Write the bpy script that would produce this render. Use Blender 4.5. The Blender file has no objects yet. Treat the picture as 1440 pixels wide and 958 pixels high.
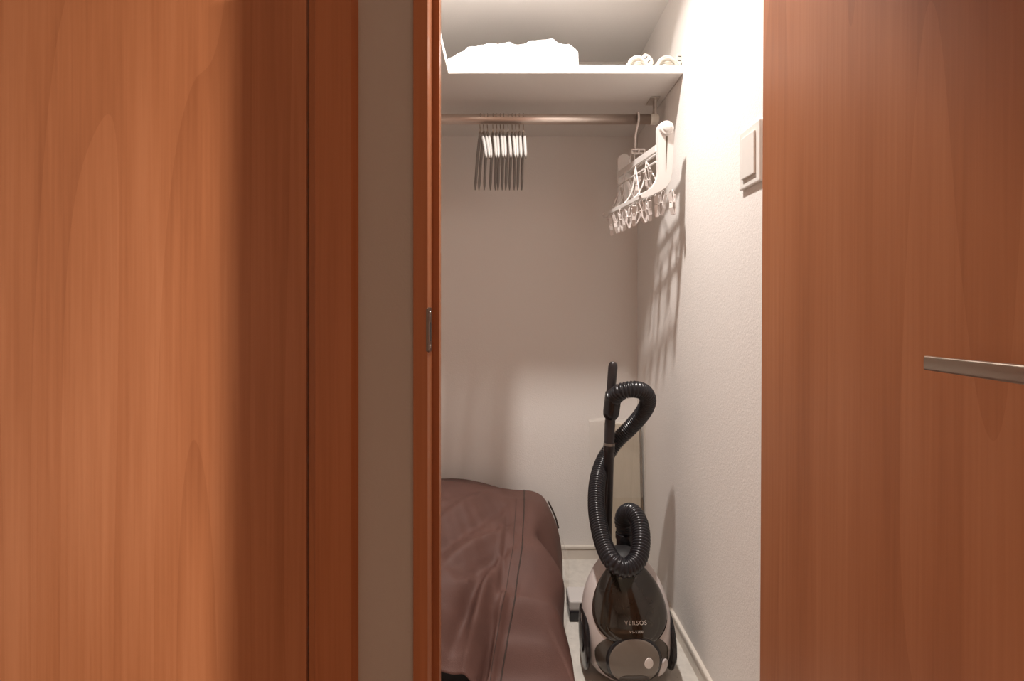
import bpy, bmesh, math, random
from mathutils import Vector, Matrix, noise
random.seed(7)
R = math.radians
scene = bpy.context.scene
COL = scene.collection

# ------------------------------------------------------------------ camera
F = 750.0            # focal length in pixels of the 1440 px wide frame
VX, VY = 714.0, 440.0  # where the closet's depth lines meet
CH = 1.045           # camera height
cam = bpy.data.cameras.new('camera')
cam.sensor_width = 36.0
cam.lens = 36.0 * F / 1440.0
cam.shift_x = (720 - VX) / 1440.0
cam.shift_y = -(479 - VY) / 1440.0
cam.clip_start = 0.02
cam_o = bpy.data.objects.new('camera', cam)
COL.objects.link(cam_o)
cam_o.location = (0, 0, CH)
cam_o.rotation_euler = (math.pi / 2, 0, 0)
scene.camera = cam_o

# ------------------------------------------------------------------ world, exposure
w = bpy.data.worlds.new('world'); scene.world = w
w.use_nodes = True
w.node_tree.nodes['Background'].inputs[0].default_value = (1.0, 0.9, 0.8, 1)
w.node_tree.nodes['Background'].inputs[1].default_value = 0.05
scene.view_settings.view_transform = 'Standard'
scene.view_settings.look = 'None'
scene.view_settings.gamma = 1.0
scene.view_settings.use_curve_mapping = False
scene.view_settings.exposure = 0.0

# lamps of the place (their fixtures are built further down)
CLOSET_LAMP = ((0.085, 1.34, 2.382), 0.040, 15.0, (1.0, 0.925, 0.865), 118)
HALL_LAMP = ((1.387, -0.165, 2.384), 0.018, 232.0, (1.0, 0.90, 0.80), 180)

# ------------------------------------------------------------------ helpers
def W(px, py, D):
    """a point of the place: seen in direction (px, py), D metres into the depth"""
    return Vector(((px - VX) / F * D, D, CH - (py - VY) / F * D))

def interp(tab, x):
    if x <= tab[0][0]: return tab[0][1]
    for (a, b), (c, d) in zip(tab, tab[1:]):
        if x <= c:
            t = (x - a) / (c - a); t = t * t * (3 - 2 * t) * 0.5 + t * 0.5
            return b + (d - b) * t
    return tab[-1][1]

def link(name, me, mat, parent=None, smooth=False):
    if mat is not None and not me.materials: me.materials.append(mat)
    if smooth:
        for p in me.polygons: p.use_smooth = True
    o = bpy.data.objects.new(name, me)
    COL.objects.link(o)
    if parent is not None: o.parent = parent
    return o

def from_bm(name, bm, mat, parent=None, smooth=False):
    bmesh.ops.recalc_face_normals(bm, faces=bm.faces[:])
    me = bpy.data.meshes.new(name); bm.to_mesh(me); bm.free()
    return link(name, me, mat, parent, smooth)

def empty(name, loc=(0, 0, 0), rot=(0, 0, 0)):
    o = bpy.data.objects.new(name, None); COL.objects.link(o)
    o.location = loc; o.rotation_euler = rot
    o.empty_display_size = 0.05
    return o

def tag(o, label=None, cat=None, group=None, kind=None):
    if label: o['label'] = label
    if cat: o['category'] = cat
    if group: o['group'] = group
    if kind: o['kind'] = kind
    return o

def add_box(bm, x0, x1, y0, y1, z0, z1, bevel=0.0, seg=2):
    r = bmesh.ops.create_cube(bm, size=1.0)
    vs = r['verts']
    for v in vs:
        v.co = Vector((x0 + (v.co.x + .5) * (x1 - x0), y0 + (v.co.y + .5) * (y1 - y0), z0 + (v.co.z + .5) * (z1 - z0)))
    if bevel > 0:
        es = list({e for v in vs for e in v.link_edges})
        bmesh.ops.bevel(bm, geom=es, offset=bevel, segments=seg, profile=0.6, affect='EDGES')

def box(name, x0, x1, y0, y1, z0, z1, mat, parent=None, bevel=0.0, seg=2):
    bm = bmesh.new(); add_box(bm, x0, x1, y0, y1, z0, z1, bevel, seg)
    return from_bm(name, bm, mat, parent)

def spline(pts, n):
    """Catmull-Rom through pts, n samples evenly along the length"""
    P = [Vector(p) for p in pts]
    P = [P[0] * 2 - P[1]] + P + [P[-1] * 2 - P[-2]]
    out = []
    for i in range(1, len(P) - 2):
        for k in range(24):
            t = k / 24
            a, b, c, d = P[i - 1], P[i], P[i + 1], P[i + 2]
            out.append(0.5 * ((2 * b) + (c - a) * t + (2 * a - 5 * b + 4 * c - d) * t * t + (3 * b - a - 3 * c + d) * t ** 3))
    out.append(P[-2].copy())
    L = [0]
    for a, b in zip(out, out[1:]): L.append(L[-1] + (b - a).length)
    res = []; j = 0
    for i in range(n):
        s = L[-1] * i / (n - 1)
        while j < len(L) - 2 and L[j + 1] < s: j += 1
        t = (s - L[j]) / max(1e-9, L[j + 1] - L[j])
        res.append(out[j].lerp(out[j + 1], t))
    return res, L[-1]

def sweep(bm, path, radius, seg=12, rx=1.0, ry=1.0, up=Vector((0, 0, 1)), cap=True):
    """tube along path; radius a number or a function of the index"""
    n = len(path); rings = []
    nrm = None
    for i, p in enumerate(path):
        t = (path[min(i + 1, n - 1)] - path[max(i - 1, 0)]).normalized()
        if nrm is None:
            u = up if abs(t.dot(up)) < 0.95 else Vector((1, 0, 0))
            nrm = (u - t * u.dot(t)).normalized()
        else:
            nrm = (nrm - t * nrm.dot(t)).normalized()
        b = t.cross(nrm)
        r = radius(i) if callable(radius) else radius
        rings.append([bm.verts.new(p + nrm * (math.cos(a) * r * rx) + b * (math.sin(a) * r * ry))
                      for a in (2 * math.pi * k / seg for k in range(seg))])
    for a, b in zip(rings, rings[1:]):
        for k in range(seg):
            bm.faces.new((a[k], a[(k + 1) % seg], b[(k + 1) % seg], b[k]))
    if cap:
        bm.faces.new(rings[0][::-1]); bm.faces.new(rings[-1])

def tube(name, path, radius, mat, parent=None, seg=12, **kw):
    bm = bmesh.new(); sweep(bm, [Vector(p) for p in path], radius, seg, **kw)
    return from_bm(name, bm, mat, parent, smooth=True)

def lathe(bm, prof, origin, axis, seg=24):
    """prof: (radius, along) pairs turned about axis through origin"""
    axis = Vector(axis).normalized(); origin = Vector(origin)
    u = axis.orthogonal().normalized(); v = axis.cross(u)
    rings = []
    for r, h in prof:
        if r < 1e-6: rings.append([bm.verts.new(origin + axis * h)])
        else: rings.append([bm.verts.new(origin + axis * h + (u * math.cos(a) + v * math.sin(a)) * r) for a in (2 * math.pi * k / seg for k in range(seg))])
    for a, b in zip(rings, rings[1:]):
        for k in range(seg):
            q = (k + 1) % seg
            if len(a) == 1: bm.faces.new((a[0], b[q], b[k]))
            elif len(b) == 1: bm.faces.new((a[k], a[q], b[0]))
            else: bm.faces.new((a[k], a[q], b[q], b[k]))
    if len(rings[0]) > 1: bm.faces.new(rings[0][::-1])
    if len(rings[-1]) > 1: bm.faces.new(rings[-1])

def turned(name, prof, origin, axis, mat, parent=None, seg=24):
    bm = bmesh.new(); lathe(bm, prof, origin, axis, seg)
    o = from_bm(name, bm, mat, parent, smooth=True)
    sharp(o, 35)
    return o

def sharp(o, deg=35):
    me = o.data
    me.set_sharp_from_angle(angle=R(deg))

def prism(bm, pts2, to3, depth):
    """outline pts2 mapped by to3(a, b, t) for t = 0 and t = depth"""
    a = [bm.verts.new(to3(p[0], p[1], 0.0)) for p in pts2]
    b = [bm.verts.new(to3(p[0], p[1], depth)) for p in pts2]
    bm.faces.new(a[::-1]); bm.faces.new(b)
    n = len(a)
    for i in range(n): bm.faces.new((a[i], a[(i + 1) % n], b[(i + 1) % n], b[i]))

# ------------------------------------------------------------------ materials
def new_mat(name):
    m = bpy.data.materials.new(name); m.use_nodes = True
    nt = m.node_tree
    return m, nt, nt.nodes['Principled BSDF']

def plain(name, col, rough=0.5, metal=0.0, spec=0.5, bump=0.0, bscale=300.0, var=0.0, vscale=6.0, coat=0.0, trans=0.0):
    m, nt, b = new_mat(name)
    b.inputs['Base Color'].default_value = (*col, 1)
    b.inputs['Roughness'].default_value = rough
    b.inputs['Metallic'].default_value = metal
    b.inputs['Specular IOR Level'].default_value = spec
    b.inputs['Coat Weight'].default_value = coat
    b.inputs['Transmission Weight'].default_value = trans
    tc = nt.nodes.new('ShaderNodeTexCoord')
    if var > 0:
        n = nt.nodes.new('ShaderNodeTexNoise'); n.inputs['Scale'].default_value = vscale; n.inputs['Detail'].default_value = 4
        nt.links.new(tc.outputs['Object'], n.inputs['Vector'])
        r = nt.nodes.new('ShaderNodeValToRGB')
        r.color_ramp.elements[0].position = 0.3; r.color_ramp.elements[1].position = 0.7
        r.color_ramp.elements[0].color = (*[c * (1 - var) for c in col], 1)
        r.color_ramp.elements[1].color = (*[min(1, c * (1 + var)) for c in col], 1)
        nt.links.new(n.outputs['Fac'], r.inputs['Fac']); nt.links.new(r.outputs['Color'], b.inputs['Base Color'])
    if bump > 0:
        n = nt.nodes.new('ShaderNodeTexNoise'); n.inputs['Scale'].default_value = bscale; n.inputs['Detail'].default_value = 3
        nt.links.new(tc.outputs['Object'], n.inputs['Vector'])
        bp = nt.nodes.new('ShaderNodeBump'); bp.inputs['Strength'].default_value = bump; bp.inputs['Distance'].default_value = 0.002
        nt.links.new(n.outputs['Fac'], bp.inputs['Height']); nt.links.new(bp.outputs['Normal'], b.inputs['Normal'])
    return m

def wood(name, dark, mid, light, seed=0.0, sx=5.0, rough=0.42, contour=9.0):
    """flat-sawn veneer with upright grain: contour lines of a stretched noise make the arches"""
    m, nt, b = new_mat(name)
    N = nt.nodes.new; L = nt.links.new
    tc = N('ShaderNodeTexCoord')
    mp = N('ShaderNodeMapping'); mp.inputs['Location'].default_value = (seed, seed * 1.7, seed * 0.6)
    mp.inputs['Scale'].default_value = (sx, sx, 0.38)
    L(tc.outputs['Object'], mp.inputs['Vector'])
    n1 = N('ShaderNodeTexNoise'); n1.inputs['Scale'].default_value = 1.0; n1.inputs['Detail'].default_value = 0.6; n1.inputs['Roughness'].default_value = 0.3
    L(mp.outputs['Vector'], n1.inputs['Vector'])
    mul = N('ShaderNodeMath'); mul.operation = 'MULTIPLY'; mul.inputs[1].default_value = contour
    L(n1.outputs['Fac'], mul.inputs[0])
    fr = N('ShaderNodeMath'); fr.operation = 'FRACT'; L(mul.outputs[0], fr.inputs[0])
    line = N('ShaderNodeValToRGB')      # a thin darker line at each contour
    e = line.color_ramp.elements
    e[0].position = 0.0; e[0].color = (0.5, 0.5, 0.5, 1); e[1].position = 1.0; e[1].color = (0.05, 0.05, 0.05, 1)
    x = e.new(0.75); x.color = (0.42, 0.42, 0.42, 1)
    L(fr.outputs[0], line.inputs['Fac'])
    mp2 = N('ShaderNodeMapping'); mp2.inputs['Scale'].default_value = (150, 150, 3.0); L(tc.outputs['Object'], mp2.inputs['Vector'])
    n2 = N('ShaderNodeTexNoise'); n2.inputs['Scale'].default_value = 1.0; n2.inputs['Detail'].default_value = 3; L(mp2.outputs['Vector'], n2.inputs['Vector'])
    mp3 = N('ShaderNodeMapping'); mp3.inputs['Scale'].default_value = (11, 11, 0.9); mp3.inputs['Location'].default_value = (seed * 3, 0, seed)
    L(tc.outputs['Object'], mp3.inputs['Vector'])
    n3 = N('ShaderNodeTexNoise'); n3.inputs['Scale'].default_value = 1.0; n3.inputs['Detail'].default_value = 3; L(mp3.outputs['Vector'], n3.inputs['Vector'])
    # sum of the three
    a1 = N('ShaderNodeMath'); a1.operation = 'MULTIPLY_ADD'; a1.inputs[1].default_value = 0.26; L(line.outputs['Color'], a1.inputs[0])
    a2 = N('ShaderNodeMath'); a2.operation = 'MULTIPLY_ADD'; a2.inputs[1].default_value = 0.34; L(n2.outputs['Fac'], a2.inputs[0])
    a3 = N('ShaderNodeMath'); a3.operation = 'MULTIPLY'; a3.inputs[1].default_value = 0.72; L(n3.outputs['Fac'], a3.inputs[0])
    L(a3.outputs[0], a2.inputs[2]); L(a2.outputs[0], a1.inputs[2])
    rp = N('ShaderNodeValToRGB'); e = rp.color_ramp.elements
    e[0].position = 0.38; e[0].color = (*dark, 1); e[1].position = 0.86; e[1].color = (*light, 1)
    x = e.new(0.62); x.color = (*mid, 1)
    L(a1.outputs[0], rp.inputs['Fac']); L(rp.outputs['Color'], b.inputs['Base Color'])
    b.inputs['Roughness'].default_value = rough
    b.inputs['Specular IOR Level'].default_value = 0.45
    bp = N('ShaderNodeBump'); bp.inputs['Strength'].default_value = 0.12; bp.inputs['Distance'].default_value = 0.001
    L(n2.outputs['Fac'], bp.inputs['Height']); L(bp.outputs['Normal'], b.inputs['Normal'])
    return m

def wallpaper(name, col, bump=0.22):
    m, nt, b = new_mat(name)
    N = nt.nodes.new; L = nt.links.new
    b.inputs['Base Color'].default_value = (*col, 1); b.inputs['Roughness'].default_value = 0.85
    b.inputs['Specular IOR Level'].default_value = 0.25
    tc = N('ShaderNodeTexCoord')
    n = N('ShaderNodeTexNoise'); n.inputs['Scale'].default_value = 170; n.inputs['Detail'].default_value = 4; n.inputs['Roughness'].default_value = 0.6
    L(tc.outputs['Object'], n.inputs['Vector'])
    v = N('ShaderNodeTexVoronoi'); v.inputs['Scale'].default_value = 240; L(tc.outputs['Object'], v.inputs['Vector'])
    ad = N('ShaderNodeMath'); ad.operation = 'MULTIPLY_ADD'; ad.inputs[1].default_value = 0.4
    L(v.outputs['Distance'], ad.inputs[0]); L(n.outputs['Fac'], ad.inputs[2])
    bp = N('ShaderNodeBump'); bp.inputs['Strength'].default_value = bump; bp.inputs['Distance'].default_value = 0.0025
    L(ad.outputs[0], bp.inputs['Height']); L(bp.outputs['Normal'], b.inputs['Normal'])
    return m

def speckled(name, col, dark):
    m, nt, b = new_mat(name)
    N = nt.nodes.new; L = nt.links.new
    tc = N('ShaderNodeTexCoord')
    v = N('ShaderNodeTexVoronoi'); v.inputs['Scale'].default_value = 55; v.inputs['Randomness'].default_value = 1.0
    L(tc.outputs['Object'], v.inputs['Vector'])
    n = N('ShaderNodeTexNoise'); n.inputs['Scale'].default_value = 35; n.inputs['Detail'].default_value = 5; L(tc.outputs['Object'], n.inputs['Vector'])
    r1 = N('ShaderNodeValToRGB'); e = r1.color_ramp.elements
    e[0].position = 0.06; e[0].color = (*dark, 1); e[1].position = 0.13; e[1].color = (1, 1, 1, 1)
    L(v.outputs['Distance'], r1.inputs['Fac'])
    r2 = N('ShaderNodeValToRGB'); e = r2.color_ramp.elements
    e[0].position = 0.35; e[0].color = (*[c * 0.86 for c in col], 1); e[1].position = 0.65; e[1].color = (*col, 1)
    L(n.outputs['Fac'], r2.inputs['Fac'])
    mx = N('ShaderNodeMix'); mx.data_type = 'RGBA'; mx.blend_type = 'MULTIPLY'; mx.inputs[0].default_value = 0.35
    L(r2.outputs['Color'], mx.inputs[6]); L(r1.outputs['Color'], mx.inputs[7])
    L(mx.outputs[2], b.inputs['Base Color']); b.inputs['Roughness'].default_value = 0.5
    return m

def film(name, col=(0.95, 0.93, 0.9), clear=0.8):
    m, nt, b = new_mat(name)
    N = nt.nodes.new; L = nt.links.new
    out = nt.nodes['Material Output']
    b.inputs['Base Color'].default_value = (*col, 1); b.inputs['Roughness'].default_value = 0.12
    b.inputs['Specular IOR Level'].default_value = 0.8
    tr = N('ShaderNodeBsdfTransparent'); tr.inputs['Color'].default_value = (0.97, 0.96, 0.94, 1)
    mx = N('ShaderNodeMixShader'); mx.inputs[0].default_value = clear
    L(b.outputs[0], mx.inputs[1]); L(tr.outputs[0], mx.inputs[2]); L(mx.outputs[0], out.inputs['Surface'])
    return m

def emitter(name, col, strength):
    m, nt, b = new_mat(name)
    b.inputs['Base Color'].default_value = (0.9, 0.9, 0.9, 1)
    b.inputs['Emission Color'].default_value = (*col, 1); b.inputs['Emission Strength'].default_value = strength
    return m

WALL = wallpaper('wallpaper_white', (0.90, 0.868, 0.835))
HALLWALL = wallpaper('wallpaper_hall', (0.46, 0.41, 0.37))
CEIL = wallpaper('ceiling_paper', (0.91, 0.88, 0.85), 0.15)
WOOD_A = wood('wood_veneer_cherry', (0.32, 0.112, 0.044), (0.415, 0.156, 0.065), (0.50, 0.205, 0.094), seed=3.1, sx=4.2)
WOOD_B = wood('wood_veneer_cherry_second', (0.32, 0.112, 0.044), (0.415, 0.156, 0.065), (0.50, 0.205, 0.094), seed=8.4, sx=4.2)
WOOD_T = wood('wood_trim_cherry', (0.33, 0.112, 0.042), (0.40, 0.14, 0.052), (0.47, 0.175, 0.07), seed=1.3, sx=9.0, contour=4)
VINYL = speckled('vinyl_floor', (0.72, 0.68, 0.62), (0.35, 0.32, 0.3))
HALLFLOOR = wood('hall_floor_wood', (0.10, 0.05, 0.025), (0.15, 0.075, 0.04), (0.2, 0.1, 0.055), seed=5, sx=5)
BASEB = plain('baseboard_cream', (0.74, 0.68, 0.61), 0.45, bump=0.05)
SHELFW = plain('shelf_white_laminate', (0.83, 0.81, 0.78), 0.4, bump=0.04)
STEEL = plain('brushed_steel', (0.62, 0.58, 0.54), 0.28, metal=1.0, bump=0.03, bscale=600)
RODM = plain('rod_satin_metal', (0.72, 0.63, 0.57), 0.36, metal=1.0, bump=0.02, bscale=500)
NICKEL = plain('satin_nickel', (0.46, 0.40, 0.34), 0.30, metal=1.0, bump=0.03, bscale=700)
STRIKE = plain('strike_metal', (0.24, 0.20, 0.17), 0.35, metal=1.0, bump=0.05, bscale=500)
WIRE = plain('hook_wire', (0.60, 0.53, 0.47), 0.25, metal=1.0, bump=0.02)
HANGER = plain('hanger_grey_plastic', (0.31, 0.295, 0.28), 0.55, bump=0.05)
PLWHITE = plain('white_plastic', (0.80, 0.77, 0.745), 0.35, bump=0.02)
PLCREAM = plain('cream_plastic', (0.80, 0.765, 0.69), 0.4, bump=0.02)
PLPALE = plain('pale_pink_plastic', (0.78, 0.72, 0.69), 0.35, bump=0.02)
SWITCHW = plain('switch_white', (0.82, 0.79, 0.75), 0.4, bump=0.02)
DARKSLOT = plain('dark_slot', (0.03, 0.027, 0.025), 0.6, bump=0.02)
BAGW = plain('white_bag_plastic', (0.80, 0.79, 0.78), 0.45, bump=0.6, bscale=45)
CLOTH = plain('brown_nonwoven_cloth', (0.125, 0.062, 0.05), 0.62, bump=0.4, bscale=420, var=0.10, vscale=9, spec=0.35)
PIPING = plain('dark_piping', (0.05, 0.033, 0.026), 0.7, bump=0.2)
HEMSHADE = plain('hem_shade_black', (0.010, 0.007, 0.006), 0.8, bump=0.2)  # near-black colour for the shade under the cover's hem
MATTEB = plain('matte_black_plastic', (0.012, 0.011, 0.012), 0.6, bump=0.05)
BLACKP = plain('black_plastic', (0.014, 0.013, 0.015), 0.25, bump=0.02)
HOSEM = plain('black_hose_plastic', (0.016, 0.016, 0.020), 0.28, bump=0.02)
WANDM = plain('wand_dark_plastic', (0.030, 0.024, 0.025), 0.30, bump=0.02)
SHELL = plain('vacuum_shell_silver', (0.60, 0.54, 0.52), 0.33, bump=0.02)
SMOKE = plain('smoked_dust_cup', (0.028, 0.023, 0.017), 0.10, coat=0.6, var=0.25, vscale=14, bump=0.01)
SMOKERIM = plain('smoked_rim', (0.075, 0.062, 0.050), 0.18, bump=0.02)
LIDP = plain('lid_taupe', (0.20, 0.168, 0.14), 0.3, bump=0.02)
LIDD = plain('lid_dark_taupe', (0.075, 0.062, 0.052), 0.3, bump=0.02)
PRINT = plain('white_print', (0.75, 0.72, 0.68), 0.5, bump=0.01)
SILVERP = plain('silver_plastic', (0.62, 0.59, 0.57), 0.35, bump=0.02)
BOARD = wood('pale_board', (0.47, 0.41, 0.32), (0.53, 0.465, 0.37), (0.59, 0.52, 0.42), seed=2.2, sx=12, rough=0.5, contour=3)
GAPSHADE = plain('gap_shade_brown', (0.16, 0.125, 0.09), 0.6, bump=0.1)  # brown standing in for shade in narrow gaps
FILM = film('clear_film')
FILM2 = film('clear_film_wrap', clear=0.88)

# ------------------------------------------------------------------ setting
XR, XL = 0.55, -0.66           # closet side walls
YB, YF, YH = 2.266, 1.10, 1.02  # closet back, closet front, hall side of the front wall
ZC, ZH = 2.112, 2.40           # closet ceiling, hall ceiling
HX0, HX1, HY0 = -1.75, 4.6, -3.2

def struct(o, label):
    o['kind'] = 'structure'; o['label'] = label
    return o

struct(box('wall_back', XL - .1, XR + .1, YB, YB + .1, -.05, ZH, WALL), 'white papered back wall of the closet')
struct(box('wall_right', XR, XR + .1, YF - .0795, YB, -.05, ZH, WALL), 'white papered right wall of the closet')
struct(box('wall_left', XL - .1, XL, YF, YB, -.05, ZH, WALL), 'white papered left wall of the closet')
struct(box('ceiling', XL, XR, 1.62, YB, ZC, ZH, CEIL), 'white lowered closet ceiling above the shelf')
struct(box('ceiling_front', XL, XR, YF, 1.62, ZH, ZH + .08, CEIL), 'white closet ceiling inside the doorway')
struct(box('floor', XL, XR, YF, YB, -.05, 0, VINYL), 'pale speckled vinyl floor of the closet')

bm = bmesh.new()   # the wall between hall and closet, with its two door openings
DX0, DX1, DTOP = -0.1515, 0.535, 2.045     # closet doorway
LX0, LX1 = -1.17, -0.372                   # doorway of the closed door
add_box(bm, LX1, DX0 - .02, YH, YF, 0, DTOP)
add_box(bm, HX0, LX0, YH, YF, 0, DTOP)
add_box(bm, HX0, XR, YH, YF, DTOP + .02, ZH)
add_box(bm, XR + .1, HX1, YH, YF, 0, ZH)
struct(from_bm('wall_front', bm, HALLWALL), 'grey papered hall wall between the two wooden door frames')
struct(box('wall_hall_left', HX0 - .1, HX0, HY0, YF, -.05, ZH, HALLWALL), 'papered left wall of the hall')
struct(box('wall_hall_right', HX1, HX1 + .1, HY0, YF, -.05, ZH, HALLWALL), 'papered right wall of the hall')
struct(box('wall_hall_back', HX0 - .1, HX1 + .1, HY0 - .1, HY0, -.05, ZH, HALLWALL), 'papered wall of the hall behind the camera')
struct(box('ceiling_hall', HX0 - .1, HX1 + .1, HY0 - .1, YF - .0005, ZH, ZH + .08, CEIL), 'white hall ceiling')
struct(box('floor_hall', HX0, HX1, HY0, YF, -.05, 0, HALLFLOOR), 'wooden hall floor')

# baseboards: a face with a small rounded cap that stands a little proud
def baseboard(name, p0, p1, inward, label):
    p0 = Vector(p0); p1 = Vector(p1); inward = Vector(inward)
    prof = [(0, 0), (.0075, 0), (.0075, .040), (.0058, .0415), (.0058, .0430), (.0095, .0435), (.0105, .0455), (.0105, .0535), (.0085, .0565), (0, .0575)]
    bm = bmesh.new()
    prism(bm, prof, lambda a, b, t: p0 + (p1 - p0) * t + inward * a + Vector((0, 0, b)), 1.0)
    o = from_bm(name, bm, BASEB); struct(o, label)
baseboard('baseboard_back', (XL, YB, 0), (XR, YB, 0), (0, -1, 0), 'cream baseboard along the closet back wall')
baseboard('baseboard_right', (XR, YF + .005, 0), (XR, YB - .0106, 0), (-1, 0, 0), 'cream baseboard along the closet right wall')
baseboard('baseboard_left', (XL, YF + .005, 0), (XL, YB - .0106, 0), (1, 0, 0), 'cream baseboard along the closet left wall')

# frame of the closet doorway: casing, rebate, stop
def jamb_profile(sx, x_in, name, label):
    """upright jamb; x_in = face of the rebate, sx = +1 when the opening lies at larger x"""
    root = empty(name, (x_in, YH, 0)); struct(root, label)
    bm = bmesh.new()
    o = -sx
    pts = [(o * .0275, YH - .010 - YH), (o * .0262, -.0112), (o * .0015, -.0112), (0, -.0100), (0, .053), (sx * .0139, .053), (sx * .0142, .0545), (sx * .0142, .076), (sx * .0130, .078), (o * .0195, .078), (o * .0195, 0), (o * .0275, 0)]
    prism(bm, pts, lambda a, b, t: Vector((a, b, t)), DTOP)
    from_bm('jamb', bm, WOOD_T, root)
    return root
tr1 = jamb_profile(1, -0.1515, 'trim_1', 'wooden left jamb of the closet doorway with strike plate')
tr2 = empty('trim_2', (0.521, YH, 0)); struct(tr2, 'wooden right jamb of the closet doorway behind the open door')
bm = bmesh.new()
prism(bm, [(0, -.0100), (.0015, -.0112), (.055, -.0112), (.057, -.0100), (.057, 0), (.0288, 0), (.0288, .065), (0, .065)], lambda a, b, t: Vector((a, b, t)), DTOP)
from_bm('jamb', bm, WOOD_T, tr2)
struct(box('trim_3', DX0 - .0275, DX1 + .043, YH - .0112, YF - .002, DTOP, DTOP + .0195, WOOD_T), 'wooden head of the closet door frame')

# strike plate on the left jamb
sp = empty('strike_plate', (0, 0, 0)); sp.parent = tr1
zc = CH - (463.5 - VY) / F * 1.04
bm = bmesh.new(); add_box(bm, -.0002, .0016, -.0060, .034, zc - .043, zc + .043, .0007, 1)
plate = from_bm('plate', bm, STRIKE, sp)
bm = bmesh.new(); add_box(bm, -.0030, .0016, -.0122, -.0060, zc - .041, zc + .041, .0008, 1)
from_bm('lip', bm, STRIKE, sp)
bm = bmesh.new(); add_box(bm, .0014, .0019, .008, .024, zc - .022, zc + .014)
from_bm('latch_hole', bm, DARKSLOT, sp)
for dz in (-.033, .033):
    turned('screw', [(.0034, 0), (.0032, .0008), (.0, .0009)], (.0016, .014, zc + dz), (1, 0, 0), STEEL, sp, 12)

# frame of the closed door on the left
def casing(name, x0, x1, label, flip=1):
    root = empty(name, ((x0 + x1) / 2, YH, 0)); struct(root, label)
    h = (x1 - x0) / 2
    pts = [(-h, -.002), (-h + .0015, -.0035), (-h + .0125, -.0035), (-h + .014, -.0125), (-h + .016, -.014), (h - .011, -.014), (h - .009, -.0125), (h, .0), (h, -.0001 + .0), (-h, 0)]
    pts = [(-h, 0), (-h, -.0035), (-h + .0132, -.0042), (-h + .0140, -.0128), (-h + .0155, -.0142), (h - .0105, -.0142), (h - .009, -.0130), (h - .001, -.002), (h, 0)]
    if flip < 0: pts = [(-a, b) for a, b in pts][::-1]
    bm = bmesh.new(); prism(bm, pts, lambda a, b, t: Vector((a, b, t)), DTOP + .09)
    from_bm('casing', bm, WOOD_T, root)
    return root
casing('trim_4', -0.3785, -0.2855, 'wide wooden casing beside the closed door')
casing('trim_5', LX0 - .088, LX0 + .005, 'wooden casing on the far side of the closed door', -1)
struct(box('trim_6', LX0 + .005, -0.3785, YH - .012, YH - .0005, DTOP + .01, DTOP + .09, WOOD_T), 'wooden head casing over the closed door')

# closed door
d1 = empty('door_1', (LX0 + .006, YH, 0)); struct(d1, 'closed cherry wood door on the left of the closet')
box('door_leaf', 0, -0.3815 - (LX0 + .006), -.0085, .028, .008, DTOP + .006, WOOD_A, d1, .0015, 2)

# open closet door, hinged at the right jamb, swung into the hall
DA = R(1.6)
d2 = empty('door_2', (0.4765, 1.0, 0), (0, R(.0), 0)); struct(d2, 'open cherry wood closet door with lever handle')
bm = bmesh.new(); add_box(bm, 0, .044, -.625, .0070, .008, 2.04, .0015, 2)
leaf = from_bm('door_leaf', bm, WOOD_B, d2)
d2.rotation_euler = (0, R(0.30), DA)
d2.location = (0.4795 - math.tan(R(0.30)) * CH, 1.0, 0)
for hz in (.22, 1.02, 1.82):
    hg = empty('hinge', (0, 0, 0)); hg.parent = d2
    tube('knuckle', [(.0505, -.004, hz - .045), (.0505, -.004, hz + .045)], .006, STEEL, hg, 12)
    box('hinge_leaf', .0442, .0465, -.03, .004, hz - .042, hz + .042, STEEL, hg)
# lever handle: rose, neck, tapering flat lever that points to the hinges
hd = empty('handle', (0, 0, 0)); hd.parent = d2
hz = CH - .054
SPY = -.555
turned('rose', [(.026, 0), (.026, .006), (.0245, .008), (0, .008)], (0, SPY, hz), (-1, 0, 0), NICKEL, hd, 32)
turned('neck', [(.010, .007), (.010, .040), (.008, .046), (0, .047)], (0, SPY, hz), (-1, 0, 0), NICKEL, hd, 20)
bm = bmesh.new()
LV = []
for k in range(13):
    s = k / 12
    y = SPY - .012 + s * (.012 + .127)
    hh = .0088 - .0012 * s
    tt = .0066 - .0026 * s
    cx = -.046 + .004 * s
    pr = []
    for a in range(16):
        an = 2 * math.pi * a / 16
        ca, sa = math.cos(an), math.sin(an)
        pr.append(bm.verts.new((cx + tt * math.copysign(abs(ca) ** .35, ca), y, hz + hh * math.copysign(abs(sa) ** .35, sa))))
    LV.append(pr)
for a, b in zip(LV, LV[1:]):
    for k in range(16): bm.faces.new((a[k], a[(k + 1) % 16], b[(k + 1) % 16], b[k]))
bm.faces.new(LV[0][::-1]); bm.faces.new(LV[-1])
lv = from_bm('lever', bm, NICKEL, hd, True); sharp(lv, 40)

# light switch on the right closet wall
sw = empty('light_switch', (XR, 1.198, 1.36)); tag(sw, 'white light switch plate on the right closet wall beside the open door', 'light switch')
sz0, sz1 = CH + (VY - 270) / F * 1.2576 - 1.36, CH + (VY - 191) / F * 1.2576 - 1.36
box('plate', -.0085, 0, -.051, .049, sz0, sz1, SWITCHW, sw, .0025, 2)
box('rocker', -.0135, -.0075, -.034, .030, sz0 + .020, sz1 - .018, SWITCHW, sw, .0018, 2)

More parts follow.
